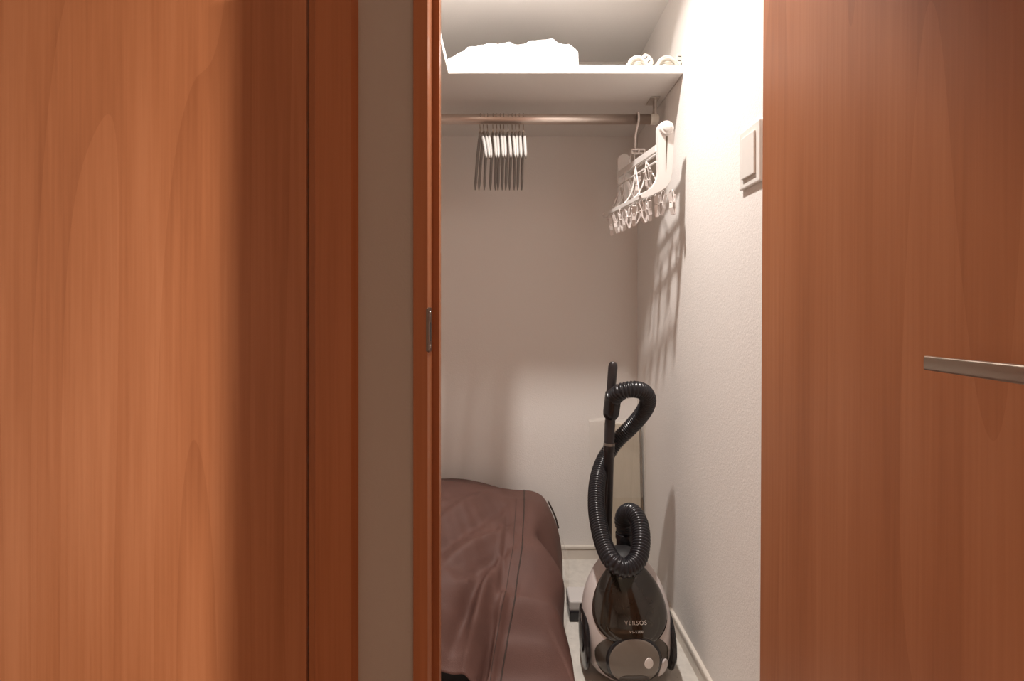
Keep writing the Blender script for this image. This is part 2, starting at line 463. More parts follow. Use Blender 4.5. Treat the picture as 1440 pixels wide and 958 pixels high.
# downlights
def downlight(name, spec, zceil, label):
    (x, y, z), r, power, col, spread = spec
    root = empty(name, (x, y, zceil)); tag(root, label, 'downlight')
    turned('trim_ring', [(r + .002, -.0005), (r + .002, -.012), (r + .014, -.012), (r + .020, -.007), (r + .021, -.0005)], (0, 0, 0), (0, 0, 1), SHELFW, root, 40)
    turned('lens', [(r, -.001), (r, -.008), (r * .6, -.010), (0, -.0105)], (0, 0, 0), (0, 0, 1), emitter(name + '_lens', col, 12.0), root, 32)
    l = bpy.data.lights.new(name + '_light', 'AREA'); l.shape = 'DISK'; l.size = 2 * r; l.energy = power; l.color = col; l.spread = R(spread)
    lo = bpy.data.objects.new(name + '_light', l); COL.objects.link(lo); lo.parent = root
    lo.location = (0, 0, z - zceil)
downlight('closet_downlight', CLOSET_LAMP, ZH, 'round downlight in the closet ceiling in front of the shelf')
downlight('hall_downlight', HALL_LAMP, ZH, 'round downlight in the hall ceiling')

# ------------------------------------------------------------------ closet fittings
SZ0, SZ1, SY = CH + .7492, CH + .777, 1.670       # shelf underside, top, front edge
shelf = empty('closet_shelf', (0, SY, SZ0)); tag(shelf, 'white L-shaped closet shelf above the hanging rail', 'shelf')
bm = bmesh.new(); add_box(bm, XL + .001, XR - .001, 0, YB - SY - .001, 0, SZ1 - SZ0, .0015, 1)
from_bm('shelf_board', bm, SHELFW, shelf)
bm = bmesh.new(); add_box(bm, XL + .001, -0.185, YF + .15 - SY, -.0005, 0.0, SZ1 - SZ0, .0015, 1)
from_bm('side_board', bm, SHELFW, shelf)

RZ, RY, RR = CH + .679, 1.872, .0172
rail = empty('hanging_rail', (0, RY, RZ)); tag(rail, 'metal hanging rail fixed under the white closet shelf', 'rail')
tube('rod', [(XL + .05, 0, 0), (.505, 0, 0)], RR, RODM, rail, 32)
for bx, sg in ((.512, 1), (XL + .05, -1)):
    br = empty('bracket', (bx, 0, 0)); br.parent = rail
    box('top_plate', -.016, .016, -.028, .045, SZ0 - RZ - .0045, SZ0 - RZ - .0005, STEEL, br, .001, 1)
    box('upright', .000, .008, -.013, .013, .0, SZ0 - RZ - .004, STEEL, br, .001, 1)
    turned('rod_cup', [(RR + .0018, -.012), (RR + .0018, .010), (RR - .001, .016), (RR - .008, .0185), (0, .019)], (0, 0, 0), (sg, 0, 0), PLCREAM, br, 28)

# ------------------------------------------------------------------ garment hangers
HL, HDROP, NECK = .215, .142, -.056
def hanger_meshes():
    bm = bmesh.new()
    pts = []
    for k in range(41):
        s = -1 + 2 * k / 40
        a = abs(s)
        pts.append(Vector((0, s * HL, NECK - HDROP * (0.62 * a ** 1.25 + 0.38 * a ** 2.6))))
    def rad(i):
        e = min(i, 40 - i)
        return .0068 * (1.0 if e > 1 else (.78 if e == 1 else .4))
    sweep(bm, pts, rad, 12, rx=1.15, ry=.78, up=Vector((0, 0, 1)))
    body = bpy.data.meshes.new('shoulder_bar'); bmesh.ops.recalc_face_normals(bm, faces=bm.faces[:]); bm.to_mesh(body); bm.free()
    bm = bmesh.new()
    rr = RR + .0021
    path = [Vector((0, 0, NECK + .002)), Vector((0, 0, NECK + .022)), Vector((0, .004, -rr - .010))]
    for k in range(15):
        an = R(-62 + 235 * k / 14)
        path.append(Vector((0, rr * math.cos(an), rr * math.sin(an))))
    sp_, _ = spline(path, 46)
    sweep(bm, sp_, .0015, 8, up=Vector((1, 0, 0)))
    hook = bpy.data.meshes.new('hook'); bmesh.ops.recalc_face_normals(bm, faces=bm.faces[:]); bm.to_mesh(hook); bm.free()
    bm = bmesh.new(); lathe(bm, [(.0052, -.004), (.0050, .005), (.0030, .010), (0, .0102)], (0, 0, NECK + .004), (0, 0, 1), 14)
    collar = bpy.data.meshes.new('collar'); bmesh.ops.recalc_face_normals(bm, faces=bm.faces[:]); bm.to_mesh(collar); bm.free()
    for me, mt in ((body, HANGER), (hook, WIRE), (collar, NICKEL)):
        me.materials.append(mt)
        for p in me.polygons: p.use_smooth = True
    return body, hook, collar
hb, hh_, hc = hanger_meshes()
hx = [675.2, 680.2, 685.4, 693.2, 698.6, 703.6, 708.4, 714.4, 720.2, 725.2, 730.2, 736.2]
far = [668.2, 673.5, 681.0, 689.5, 696.5, 700.3, 706.3, 711.2, 716.5, 723.0, 728.0, 733.8]
ordn = ['leftmost', 'second', 'third', 'fourth', 'fifth', 'sixth', 'sixth', 'fifth', 'fourth', 'third', 'second', 'rightmost']
for i, (a, b) in enumerate(zip(hx, far)):
    x = (a - VX) / F * RY
    xf = (b - VX) / F * (RY + HL)
    yaw = math.atan2(-(xf - x), HL)
    t = empty('clothes_hanger', (x, RY, RZ), (0, 0, yaw))
    if i == 0: lab = 'leftmost slim grey clothes hanger, tilted at the end of the row on the rail'
    elif i == 11: lab = 'rightmost slim grey clothes hanger in the row on the rail'
    elif i < 6: lab = 'slim grey clothes hanger on the rail, %s from the left end of the row' % ordn[i]
    else: lab = 'slim grey clothes hanger on the rail, %s from the right end of the row' % ordn[i]
    tag(t, lab, 'hanger', 'clothes hangers on the rail')
    for nm, me in (('shoulder_bar', hb), ('hook', hh_), ('collar', hc)):
        o = bpy.data.objects.new(nm, me); COL.objects.link(o); o.parent = t

# ------------------------------------------------------------------ folding pinch hanger
def clip_meshes():
    bm = bmesh.new()       # two jaws and the handles above, splayed
    for s in (-1, 1):
        pts = [(.0045 * s, -.036), (.0015 * s, -.047), (.0003 * s, -.052), (.0003 * s + .0022 * s, -.053), (.0075 * s, -.036), (.0062 * s, -.020), (.0105 * s, 0.0), (.0085 * s, .001), (.0035 * s, -.020)]
        if s < 0: pts = pts[::-1]
        prism(bm, pts, lambda a, b, t: Vector((a, t - .0045, b)), .009)
    jaw = bpy.data.meshes.new('jaws'); bmesh.ops.recalc_face_normals(bm, faces=bm.faces[:]); bm.to_mesh(jaw); bm.free()
    jaw.materials.append(PLPALE)
    bm = bmesh.new()       # spring ring round the waist and the hanging link
    ring = [Vector((.0068 * math.cos(t), .0052 * math.sin(t), -.021)) for t in (2 * math.pi * k / 14 for k in range(15))]
    sweep(bm, ring, .0012, 6)
    lk = [Vector((0, .006 * math.cos(t), -.004 + .016 * math.sin(t))) for t in (2 * math.pi * k / 18 for k in range(19))]
    sweep(bm, lk, .0012, 6, up=Vector((1, 0, 0)))
    lnk = bpy.data.meshes.new('link'); bmesh.ops.recalc_face_normals(bm, faces=bm.faces[:]); bm.to_mesh(lnk); bm.free()
    lnk.materials.append(PLPALE)
    for p in lnk.polygons: p.use_smooth = True
    return jaw, lnk

ph = empty('pinch_hanger', (0.455, RY, RZ)); tag(ph, 'white folding pinch hanger with clips, hooked on the end of the rail', 'pinch hanger')
PO = Vector((0.455, RY, RZ))
def PW(px, py, D): return W(px, py, D) - PO
# hook and its cross bar
rr = RR + .0042
path = [PW(893.5, 209, RY), PW(893.3, 199, RY), PW(893.8, 189, RY), Vector((-.002, -.004, -rr - .012))]
path += [Vector((0, -rr * math.cos(R(a)), rr * math.sin(R(a)))) for a in range(-50, 166, 18)]
tube('hook', spline(path, 60)[0], .0038, PLPALE, ph, 12, up=Vector((1, 0, 0)))
cb = empty('cross_bar', PW(897, 213, RY)); cb.parent = ph
bm = bmesh.new()
add_box(bm, -.024, .024, -.008, .008, .002, .008, .002, 2)
add_box(bm, -.024, .024, -.006, .006, -.010, -.005, .0015, 2)
for sx_ in (-.024, 0, .020): add_box(bm, sx_, sx_ + .005, -.006, .006, -.007, .004)
from_bm('bar_body', bm, PLPALE, cb)
# the frame: two J-shaped end pieces and rails in between
N0, N1 = 1.620, 1.985       # near and far end
def fr(px, py, t):
    """a point of the frame's cross-section (as seen at the near end), t = 0 near .. 1 far"""
    p = W(px, py, N0)
    return p + Vector((-.052 * t, (N1 - N0) * t, .006 * t)) - PO
J_out = [(925.2, 181), (926.6, 176.5), (930, 172.4), (935, 170.2), (940, 170.6), (944.6, 174), (947.2, 180), (948.2, 188), (947.6, 205), (946.6, 225), (945.4, 244), (942.4, 256), (937.5, 263.5), (929, 269), (917, 274), (908, 278.4), (902.5, 278.6), (900.2, 274.5), (902.4, 271.4), (912, 267), (919.5, 262), (924.5, 253), (926.0, 242), (926.0, 226), (925.6, 205)]
def end_piece(name, t0, th):
    bm = bmesh.new()
    prism(bm, J_out, lambda a, b, t: fr(a, b, t0 + t), th)
    es = [e for e in bm.edges if all(abs((v.co - e.verts[0].co).y) < .004 for v in e.verts)]
    bmesh.ops.bevel(bm, geom=es, offset=.0016, segments=2, profile=.6, affect='EDGES')
    return from_bm(name, bm, PLWHITE, ph)
e1 = end_piece('end_arm', 0.0, .045); e2 = end_piece('end_arm', .955, .045)
for t, e in ((0.0, e1),):
    c = fr(937, 180.5, t)
    turned('pivot_cap', [(.0215, -.002), (.0215, .006), (.0195, .009), (.0135, .0095), (.0125, .0120), (.010, .0135), (0, .0138)], c, (0, -1, 0), PLWHITE, e, 32)
    bm = bmesh.new()   # slot between the two folded halves
    prism(bm, [(936.2, 192), (939.0, 192), (937.6, 218), (936.6, 240), (936.2, 240)], lambda a, b, tt: fr(a, b, 0) + Vector((0, -.0008 + tt, 0)), .002)
    from_bm('fold_slot', bm, GAPSHADE, e)
def railbar(px, py, hw, hh, t0=.04, t1=.96, name='rail'):
    bm = bmesh.new()
    q = [(-hw, -hh), (hw, -hh), (hw, hh), (-hw, hh)]
    prism(bm, q, lambda a, b, t: fr(px, py, t0 + t) + Vector((a, 0, b)), t1 - t0)
    es = [e for e in bm.edges]
    bmesh.ops.bevel(bm, geom=es, offset=.0012, segments=1, affect='EDGES')
    return from_bm(name, bm, PLWHITE if name == 'rail' else PLPALE, ph)
railbar(926, 207, .004, .011)
railbar(944, 200, .004, .010)
railbar(905, 275, .005, .007)
railbar(930, 266, .004, .008)
railbar(925, 226, .003, .003)
for t in (.25, .5, .75):     # cross ties between the lower and the upper rail
    tube('tie', spline([fr(926, 216, t), fr(922, 246, t), fr(914, 264, t), fr(905, 273, t)], 14)[0], .0028, PLWHITE, ph, 8)
# suspension cords
for (sx_, t, px, py) in ((-.022, .78, 905, 272), (-.014, .08, 905, 272), (.018, .10, 930, 250), (.018, .80, 944, 205)):
    a = PW(897, 213, RY) + Vector((sx_, 0, -.006)); b = fr(px, py, t)
    tube('cord', spline([a, (a + b) / 2 + Vector((0, 0, -.004)), b], 10)[0], .0017 if t > .5 else .0024, PLPALE, ph, 8)
jaw, lnk = clip_meshes()
clips = [(905, 279, .05, 20), (905, 279, .20, 70), (905, 279, .36, 10), (905, 279, .52, 120), (905, 279, .68, 40), (905, 279, .84, 85),
         (930, 270, .08, 60), (930, 270, .26, 100), (930, 270, .48, 30), (930, 270, .70, 150),
         (925, 228, .22, 15), (925, 228, .42, 80), (925, 228, .62, 35), (925, 228, .82, 110), (946, 268, .02, 40), (944, 264, .16, 120)]
for i, (px, py, t, a) in enumerate(clips):
    p = fr(px, py, t) + Vector((0, 0, -.010))
    k = empty('clip', p, (R(random.uniform(-9, 9)), R(random.uniform(-14, 14)), R(a))); k.parent = ph; k.scale = (1.25, 1.25, 1.2)
    for nm, me in (('jaws', jaw), ('link', lnk)):
        o = bpy.data.objects.new(nm, me); COL.objects.link(o); o.parent = k

# ------------------------------------------------------------------ things on the shelf
def bag():
    top = [(628, 91), (636, 84), (646, 73), (660, 66), (677, 62.5), (700, 61.5), (738, 60), (756, 56), (777, 52.5), (788, 57), (799, 59), (806, 67), (811.5, 73), (811, 80), (809, 91)]
    NX, NY = 90, 34
    y0, y1 = 1.682, 1.985
    bm = bmesh.new(); grid = []
    for i in range(NX + 1):
        px = 628 + (810.5 - 628) * i / NX
        yt = interp(top, px)
        row = []
        for j in range(NY + 1):
            v = j / NY
            y = y0 + (y1 - y0) * v
            x = (px - VX) / F * 1.735 
            h = max(0.004, (VY - yt) / F * 1.735 - (SZ1 - CH))
            prof = min(1.0, (math.sin(math.pi * min(1, max(0, v)) ** .62)) ** .42 if 0 < v < 1 else 0)
            z = h * prof
            q = Vector((x * 13, y * 13, 3.3))
            wr = noise.noise(q * 1.6) * .010 + noise.noise(Vector((x * 22, y * 55, 1.0))) * .006 + noise.noise(Vector((x * 60, y * 60, 9))) * .003
            ed = min(1, min(i, NX - i) / 6) * min(1, j / 3, (NY - j) / 3)
            z = max(.0006, z + wr * ed * (.5 + .5 * prof))
            yy = y + noise.noise(Vector((x * 18, z * 50, 5))) * .010 * (1 if 0 < j else .6)
            row.append(bm.verts.new((x, max(1.674, yy), SZ1 + z)))
        grid.append(row)
    for i in range(NX):
        for j in range(NY): bm.faces.new((grid[i][j], grid[i + 1][j], grid[i + 1][j + 1], grid[i][j + 1]))
    # flat bottom
    bot = [[bm.verts.new((grid[i][j].co.x, grid[i][j].co.y, SZ1 + .0003)) for j in (0, NY)] for i in range(NX + 1)]
    for i in range(NX):
        bm.faces.new((bot[i][0], bot[i][1], bot[i + 1][1], bot[i + 1][0]))
        bm.faces.new((grid[i][0], bot[i][0], bot[i + 1][0], grid[i + 1][0]))
        bm.faces.new((grid[i][NY], grid[i + 1][NY], bot[i + 1][1], bot[i][1]))
    o = from_bm('plastic_bag', bm, BAGW, None, True)
    tag(o, 'crumpled white plastic bag of folded things on the closet shelf', 'bag')
bag()

def extension_cord(px0, px1, socket_px, tilt, label, flat):
    """coiled cord with a two-slot socket head leaning on it"""
    D = 1.714; s = D / F
    cx = ((px0 + px1) / 2 - VX) * s
    root = empty('extension_cord', (cx, D, SZ1)); tag(root, label, 'extension cord', 'extension cords on the shelf')
    rad = (px1 - px0) / 2 * s - .0045
    pts = []
    turns = 4
    for k in range(turns * 20 + 1):
        a = 2 * math.pi * k / 20 + .6
        f = k / (turns * 20)
        r = rad * (1 - .10 * math.sin(f * 9))
        z = .0045 + .007 * f * 2 + .006 * (1 + math.sin(a + f * 4)) * f
        pts.append(Vector((r * math.cos(a), .012 + r * .85 * math.sin(a), z + (.014 * max(0, math.sin(a))) )))
    tail = socket_px[0]
    tube('cord', spline(pts, 260)[0], .0040, PLCREAM, root, 10)
    # second, raised loop that arches over the coil
    arch = [Vector((-rad, -.022, .005)), Vector((-rad * .80, -.022, .024)), Vector((-.1 * rad, -.020, .0365)), Vector((rad * .7, -.018, .028)), Vector((rad * .98, -.016, .005))]
    tube('cord_loop', spline(arch, 40)[0], .0042, PLCREAM, root, 10)
    arch = [Vector((-rad * 1.02, -.031, .0045)), Vector((-rad * .7, -.031, .019)), Vector((0, -.030, .0265)), Vector((rad * .65, -.028, .019)), Vector((rad * 1.0, -.026, .0045))]
    tube('cord_loop', spline(arch, 40)[0], .0042, PLCREAM, root, 10)
    s = 1.682 / F
    hx_, hy_ = (socket_px[0] - VX) * s - cx, CH - (socket_px[1] - VY) * s - SZ1
    hd_ = empty('socket_head', (hx_, -.034, hy_), (0, R(tilt), 0)); hd_.parent = root
    bm = bmesh.new()
    A, B = socket_px[2] * s, socket_px[3] * s
    pts2 = []
    for k in range(24):
        an = 2 * math.pi * k / 24
        pts2.append((A * math.copysign(abs(math.cos(an)) ** .6, math.cos(an)), B * math.copysign(abs(math.sin(an)) ** .6, math.sin(an))))
    prism(bm, pts2, lambda a, b, t: Vector((a, t, b)), .016)
    bmesh.ops.bevel(bm, geom=[e for e in bm.edges if abs(e.verts[0].co.y - e.verts[1].co.y) < 1e-6], offset=.003, segments=2, affect='EDGES')
    from_bm('socket_body', bm, PLCREAM, hd_)
    for dz in (B * .38, -B * .30):
        box('slot', -A * .42, A * .42, -.0006, .004, dz - .0012, dz + .0012, DARKSLOT, hd_)
extension_cord(879.5, 910, (910.5, 84.2, 6.0, 9.6), -42, 'coiled white extension cord on the shelf with its socket head tipped over', True)
extension_cord(920, 951, (955.3, 83.0, 4.6, 8.4), 4, 'coiled white extension cord at the shelf end, its socket head upright against the wall', False)

# ------------------------------------------------------------------ brown cover over a pile
SEAM = [(1.36, -.035), (1.45, -.018), (1.52, .000), (1.60, .022), (1.79, .050), (2.00, .062), (2.2, .067)]
HS = [(1.36, .008), (1.45, .045), (1.52, .115), (1.60, .195), (1.79, .275), (2.02, .338), (2.12, .338), (2.2, .31)]
HLF = [(1.36, .02), (1.435, .086), (1.47, .13), (1.53, .20), (1.62, .262), (1.75, .310), (1.90, .352), (2.08, .385), (2.2, .36)]
XFL = [(1.36, .200), (1.51, .186), (1.62, .174), (1.76, .170), (1.84, .186), (1.91, .200), (2.05, .210), (2.2, .20)]
def ridge(x, y, ax, ay, bx, by, wd):
    """bell of width wd along the segment a-b"""
    dx, dy = bx - ax, by - ay
    t = max(0, min(1, ((x - ax) * dx + (y - ay) * dy) / (dx * dx + dy * dy)))
    d2_ = (x - ax - t * dx) ** 2 + (y - ay - t * dy) ** 2
    return math.exp(-d2_ / (wd * wd)) * math.sin(math.pi * (.12 + .80 * t))
def cover_point(u, v):
    """u 0..1 left to seam, 1..2 seam down to the floor on the right; v 0 back .. 1 front"""
    if u <= 1:
        yend = 1.435 - .03 * max(0, (u - .80) / .20) ** 2
    else:
        yend = 1.405 - .02 * (u - 1)
    y = 2.20 + (yend - 2.20) * v
    xs = interp(SEAM, y)
    if u <= 1:
        x = -.62 + (xs + .62) * u
        wgt = min(1, max(0, (x + .22) / (xs + .22))) if x > -.22 else 0
        wgt = wgt * wgt * (3 - 2 * wgt)
        z = interp(HLF, y) * (1 - wgt) + interp(HS, y) * wgt
    else:
        t = (u - 1) * math.pi / 2
        xf = interp(XFL, y); h = interp(HS, y)
        x = xs + (xf - xs) * math.sin(t) ** .80
        z = h * max(0, math.cos(t)) ** .72
    # folds
    k = .25 + .75 * min(1, max(0, (2.15 - y) / .3))
    dz = 0
    if u <= 1:
        dz += .046 * ridge(x, y, -.045, 1.66, -.118, 1.44, .018)
        dz -= .026 * ridge(x, y, -.085, 1.64, -.165, 1.46, .018)
        dz += .040 * ridge(x, y, -.012, 1.60, -.062, 1.41, .012)
        dz -= .050 * ridge(x, y, -.035, 1.54, -.085, 1.39, .013)
        dz += .024 * ridge(x, y, -.05, 2.06, -.30, 1.72, .030)
        dz -= .020 * ridge(x, y, -.02, 1.96, -.26, 1.64, .024)
        dz += .020 * ridge(x, y, .02, 1.86, -.22, 1.62, .020)
        dz -= .016 * ridge(x, y, .02, 1.78, -.16, 1.60, .016)
        dz += .026 * ridge(x, y, -.13, 1.60, -.32, 1.50, .045)
        dz += .014 * ridge(x, y, -.18, 1.95, -.36, 1.86, .025)
        dz += .007 * ridge(x, y, -.012, 1.95, -.045, 1.48, .008)
        dz -= .006 * ridge(x, y, .004, 1.95, -.030, 1.48, .007)
    wr = noise.noise(Vector((x * 9, y * 7, .5))) * .010 + noise.noise(Vector((x * 25 + y * 14, y * 12, 4))) * .005
    dx = 0
    if u > 1:
        s = u - 1
        b = math.sin(math.pi * min(1, s * 1.02))
        dx += (.030 * ridge(s, y, .05, 1.80, .95, 1.70, .07) - .034 * ridge(s, y, .06, 1.87, .95, 1.80, .07)) * b * 1.3
        dx += .012 * ridge(s, y, .2, 1.62, .9, 1.52, .08) * b
        dx += noise.noise(Vector((s * 3, y * 9, 7))) * .008 * b
        wr *= .5 * b
    else:
        wr *= k
    return Vector((x + dx, y, max(.004, z + dz + wr)))
def cover():
    root = empty('storage_cover', (-.2, 1.8, 0)); tag(root, 'brown fabric dust cover draped over a low pile on the closet floor', 'cover')
    O = Vector((-.2, 1.8, 0))
    NU1, NU2, NV = 96, 44, 130
    us = [i / NU1 for i in range(NU1 + 1)] + [1 + (i + 1) / NU2 for i in range(NU2)]
    bm = bmesh.new(); g = []
    for u in us:
        col = []
        p = cover_point(u, 0); col.append(bm.verts.new(Vector((p.x, 2.215, .004)) - O))
        col.append(bm.verts.new(Vector((p.x, 2.212, p.z * .6)) - O))
        for j in range(NV + 1): col.append(bm.verts.new(cover_point(u, j / NV) - O))
        g.append(col)
    for a, b in zip(g, g[1:]):
        for j in range(len(a) - 1): bm.faces.new((a[j], b[j], b[j + 1], a[j + 1]))
    o = from_bm('cloth', bm, CLOTH, root, True)
    so = o.modifiers.new('thickness', 'SOLIDIFY'); so.thickness = .0016; so.offset = -1
    def seam(u, name, r, v0=.06, lift=.001):
        pts = [cover_point(u, v0 + (1 - v0) * j / 70) + Vector((0, -.0006, lift)) - O for j in range(71)]
        tube(name, pts, r, PIPING, root, 6)
    seam(1.0, 'piping', .0022)
    seam(.955, 'stitching', .0008, .22, .0006)
    box('hem_shade_block', -.60 - O.x, -.105 - O.x, 1.475 - O.y, 2.10 - O.y, .001, .062, HEMSHADE, root, .006, 2)  # block added to darken the void below the hem
    # strap at the back right corner
    a = [cover_point(1.40, .10), cover_point(1.50, .10), cover_point(1.60, .105), cover_point(1.70, .11)]
    bm = bmesh.new()
    pts = spline([p - O + Vector((.006, -.004, .004)) for p in a], 12)[0]
    sweep(bm, pts, .012, 8, rx=.28, ry=1.0, up=Vector((1, 0, .5)))
    from_bm('strap', bm, PIPING, root, True)
cover()

# clear plastic sheet sticking out between the cover and the vacuum
def crumple(name, pts_a, pts_b, mat, parent=None, amp=.004, nu=30, nv=8, off=Vector((0, 0, 0)), seed=0.0, freq=30):
    A, _ = spline(pts_a, nu); B, _ = spline(pts_b, nu)
    bm = bmesh.new(); g = []
    for i in range(nu):
        row = []
        for j in range(nv):
            p = A[i].lerp(B[i], j / (nv - 1))
            n_ = Vector((noise.noise(p * freq + Vector((seed, 0, 0))), noise.noise(p * freq + Vector((0, seed + 7, 0))), noise.noise(p * freq + Vector((0, 0, seed + 13)))))
            row.append(bm.verts.new(p + n_ * amp - off))
        g.append(row)
    for a, b in zip(g, g[1:]):
        for j in range(nv - 1): bm.faces.new((a[j], b[j], b[j + 1], a[j + 1]))
    return from_bm(name, bm, mat, parent, True)
ps = crumple('plastic_sheet',
    [W(786, 752, 2.03), W(792, 782, 1.99), W(795, 815, 1.93), W(796, 845, 1.86), W(788, 880, 1.76), W(789, 905, 1.70)],
    [W(789, 752, 2.05), W(799, 784, 2.03), W(800, 815, 1.97), W(798.5, 842, 1.89), W(798, 868, 1.80), W(792, 902, 1.715)], FILM, None, .003, 40, 9)
tag(ps, 'clear crumpled plastic sheet peeking out beside the brown cover', 'plastic sheet')

# ------------------------------------------------------------------ wrapped board leaning in the corner
bd = empty('wrapped_board', (.46, 2.15, 0)); tag(bd, 'pale wooden board wrapped in clear plastic leaning in the back corner', 'board')
O = Vector((.46, 2.15, 0))
bx0, bx1 = (853 - VX) / F * 2.13, (902.5 - VX) / F * 2.13
bz = CH - (597 - VY) / F * 2.16
bm = bmesh.new()
for v in bmesh.ops.create_cube(bm, size=1)['verts']:
    z = (v.co.z + .5) * bz
    v.co = Vector((bx0 + (v.co.x + .5) * (bx1 - bx0), 2.125 + (v.co.y + .5) * .022 + .045 * z / bz, z + .001)) - O
bmesh.ops.bevel(bm, geom=bm.edges[:], offset=.001, segments=1, affect='EDGES')
from_bm('panel', bm, BOARD, bd)
bm = bmesh.new()
for v in bmesh.ops.create_cube(bm, size=1)['verts']:
    z = (v.co.z + .5) * (bz - .012)
    v.co = Vector((bx1 + .0004 + (v.co.x + .5) * .008, 2.123 + (v.co.y + .5) * .024 + .045 * z / bz, z + .001)) - O
from_bm('gap_shade_strip', bm, GAPSHADE, bd)  # shadow gap between board and right wall, made as a dark strip
crumple('wrap', [W(829, 590, 2.14), W(829, 615, 2.135), W(829, 640, 2.13), W(833, 700, 2.12)],
        [W(907, 588, 2.13), W(908, 615, 2.125), W(908, 640, 2.12), W(908, 700, 2.11)], FILM2, bd, .004, 24, 40, O, 2.0, 22)
crumple('wrap_fold', [W(826, 591, 2.13), W(845, 587, 2.13), W(870, 589, 2.13), W(905, 587, 2.13)],
        [W(829, 594, 2.11), W(847, 592, 2.11), W(870, 597, 2.11), W(905, 592, 2.11)], FILM, bd, .003, 30, 6, O, 5.0, 40)

# ------------------------------------------------------------------ vacuum cleaner
VB = Vector((.345, 1.528, 0)); TH = R(15)
vac = empty('vacuum_cleaner', VB); tag(vac, 'black and silver canister vacuum cleaner parked upright on the closet floor', 'vacuum cleaner')
ct, st = math.cos(TH), math.sin(TH)
def B(u, v, wd):   # body frame: u right, v up along the body, wd towards the front
    return Vector((u, v * st - wd * ct, v * ct + wd * st))
HWT = [(0, .060), (.02, .092), (.05, .114), (.09, .126), (.14, .129), (.19, .125), (.24, .112), (.285, .088), (.315, .062), (.332, .034), (.338, .012)]
WFT = [(0, .045), (.02, .074), (.05, .094), (.09, .106), (.14, .110), (.19, .104), (.24, .088), (.285, .066), (.315, .044), (.332, .026), (.338, .008)]
WBT = [(0, .045), (.03, .085), (.09, .095), (.25, .075), (.31, .045), (.338, .008)]
def smooth_tab(tab, x):
    # Catmull-Rom on the table
    xs = [a for a, _ in tab]
    if x <= xs[0]: return tab[0][1]
    if x >= xs[-1]: return tab[-1][1]
    i = max(k for k in range(len(xs)) if xs[k] <= x); i = min(i, len(xs) - 2)
    x0, x1 = xs[i], xs[i + 1]; t = (x - x0) / (x1 - x0)
    y0, y1 = tab[i][1], tab[i + 1][1]
    m0 = (tab[i + 1][1] - tab[i - 1][1]) / (xs[i + 1] - xs[i - 1]) if i > 0 else (y1 - y0) / (x1 - x0)
    m1 = (tab[i + 2][1] - tab[i][1]) / (xs[i + 2] - xs[i]) if i < len(xs) - 2 else (y1 - y0) / (x1 - x0)
    h = x1 - x0; t2, t3 = t * t, t * t * t
    return (2 * t3 - 3 * t2 + 1) * y0 + (t3 - 2 * t2 + t) * h * m0 + (-2 * t3 + 3 * t2) * y1 + (t3 - t2) * h * m1
SN = 2.3
bm = bmesh.new(); rings = []
for k in range(61):
    v = .338 * k / 60
    a, wf, wb = smooth_tab(HWT, v), smooth_tab(WFT, v), smooth_tab(WBT, v)
    ring = []
    for s in range(56):
        an = 2 * math.pi * s / 56
        c, s_ = math.cos(an), math.sin(an)
        ring.append(bm.verts.new(B(a * math.copysign(abs(c) ** (2 / SN), c), v, (wf if s_ > 0 else wb) * math.copysign(abs(s_) ** (2 / SN), s_)) + Vector((0, 0, .004))))
    rings.append(ring)
for a, b in zip(rings, rings[1:]):
    for k in range(56): bm.faces.new((a[k], a[(k + 1) % 56], b[(k + 1) % 56], b[k]))
bm.faces.new(rings[0][::-1]); bm.faces.new(rings[-1])
from_bm('body_shell', bm, SHELL, vac, True)
def front_w(u, v):
    a, wf = smooth_tab(HWT, v), smooth_tab(WFT, v)
    q = min(.999, abs(u) / a)
    return wf * (1 - q ** SN) ** (1 / SN)
def patch(name, outline, lift, mat, parent=vac, dome=0.0, rings_n=14, rim=.004, center=None):
    """panel that follows the body's front: outline(angle) -> (u, v)"""
    pts = [outline(2 * math.pi * k / 64) for k in range(64)]
    cu = sum(p[0] for p in pts) / 64; cv = sum(p[1] for p in pts) / 64
    bm = bmesh.new(); rg = []
    c = bm.verts.new(B(cu, cv, front_w(cu, cv) + lift + dome) + Vector((0, 0, .004)))
    for r in range(1, rings_n + 1):
        f = r / rings_n
        ring = []
        for (u, v) in pts:
            uu, vv = cu + (u - cu) * f, cv + (v - cv) * f
            ring.append(bm.verts.new(B(uu, vv, front_w(uu, vv) + lift * (1 if f < .985 else .75) + dome * (1 - f * f)) + Vector((0, 0, .004))))
        rg.append(ring)
    sk = [bm.verts.new(B(u, v, front_w(u, v) - rim) + Vector((0, 0, .004))) for (u, v) in pts]
    rg.append(sk)
    for k in range(64): bm.faces.new((c, rg[0][k], rg[0][(k + 1) % 64]))
    for a, b in zip(rg, rg[1:]):
        for k in range(64): bm.faces.new((a[k], b[k], b[(k + 1) % 64], a[(k + 1) % 64]))
    return from_bm(name, bm, mat, parent, True)
def egg(cu, cv, au, top, bot, n=2.2):
    def f(t):
        c, s = math.cos(t), math.sin(t)
        c = math.copysign(abs(c) ** (2 / n), c); s = math.copysign(abs(s) ** (2 / n), s)
        return (cu + au * c * (1 - .22 * max(0, s) ** 1.5), cv + (top if s > 0 else bot) * s)
    return f
patch('rear_cover', egg(0, .085, .103, .06, .084), .0015, SMOKERIM)
cup = patch('dust_cup', egg(0, .185, .106, .135, .078, 2.1), .0042, SMOKE, dome=.006)
patch('cup_arch', egg(0, .180, .083, .098, .068, 2.1), .0058, SMOKE, cup, dome=.007)
lid = patch('filter_lid', egg(0, .074, .076, .062, .072, 2.5), .0085, BLACKP, dome=.002)
patch('lid_face', egg(0, .074, .071, .057, .067, 2.5), .0100, LIDP, lid, dome=.0018)
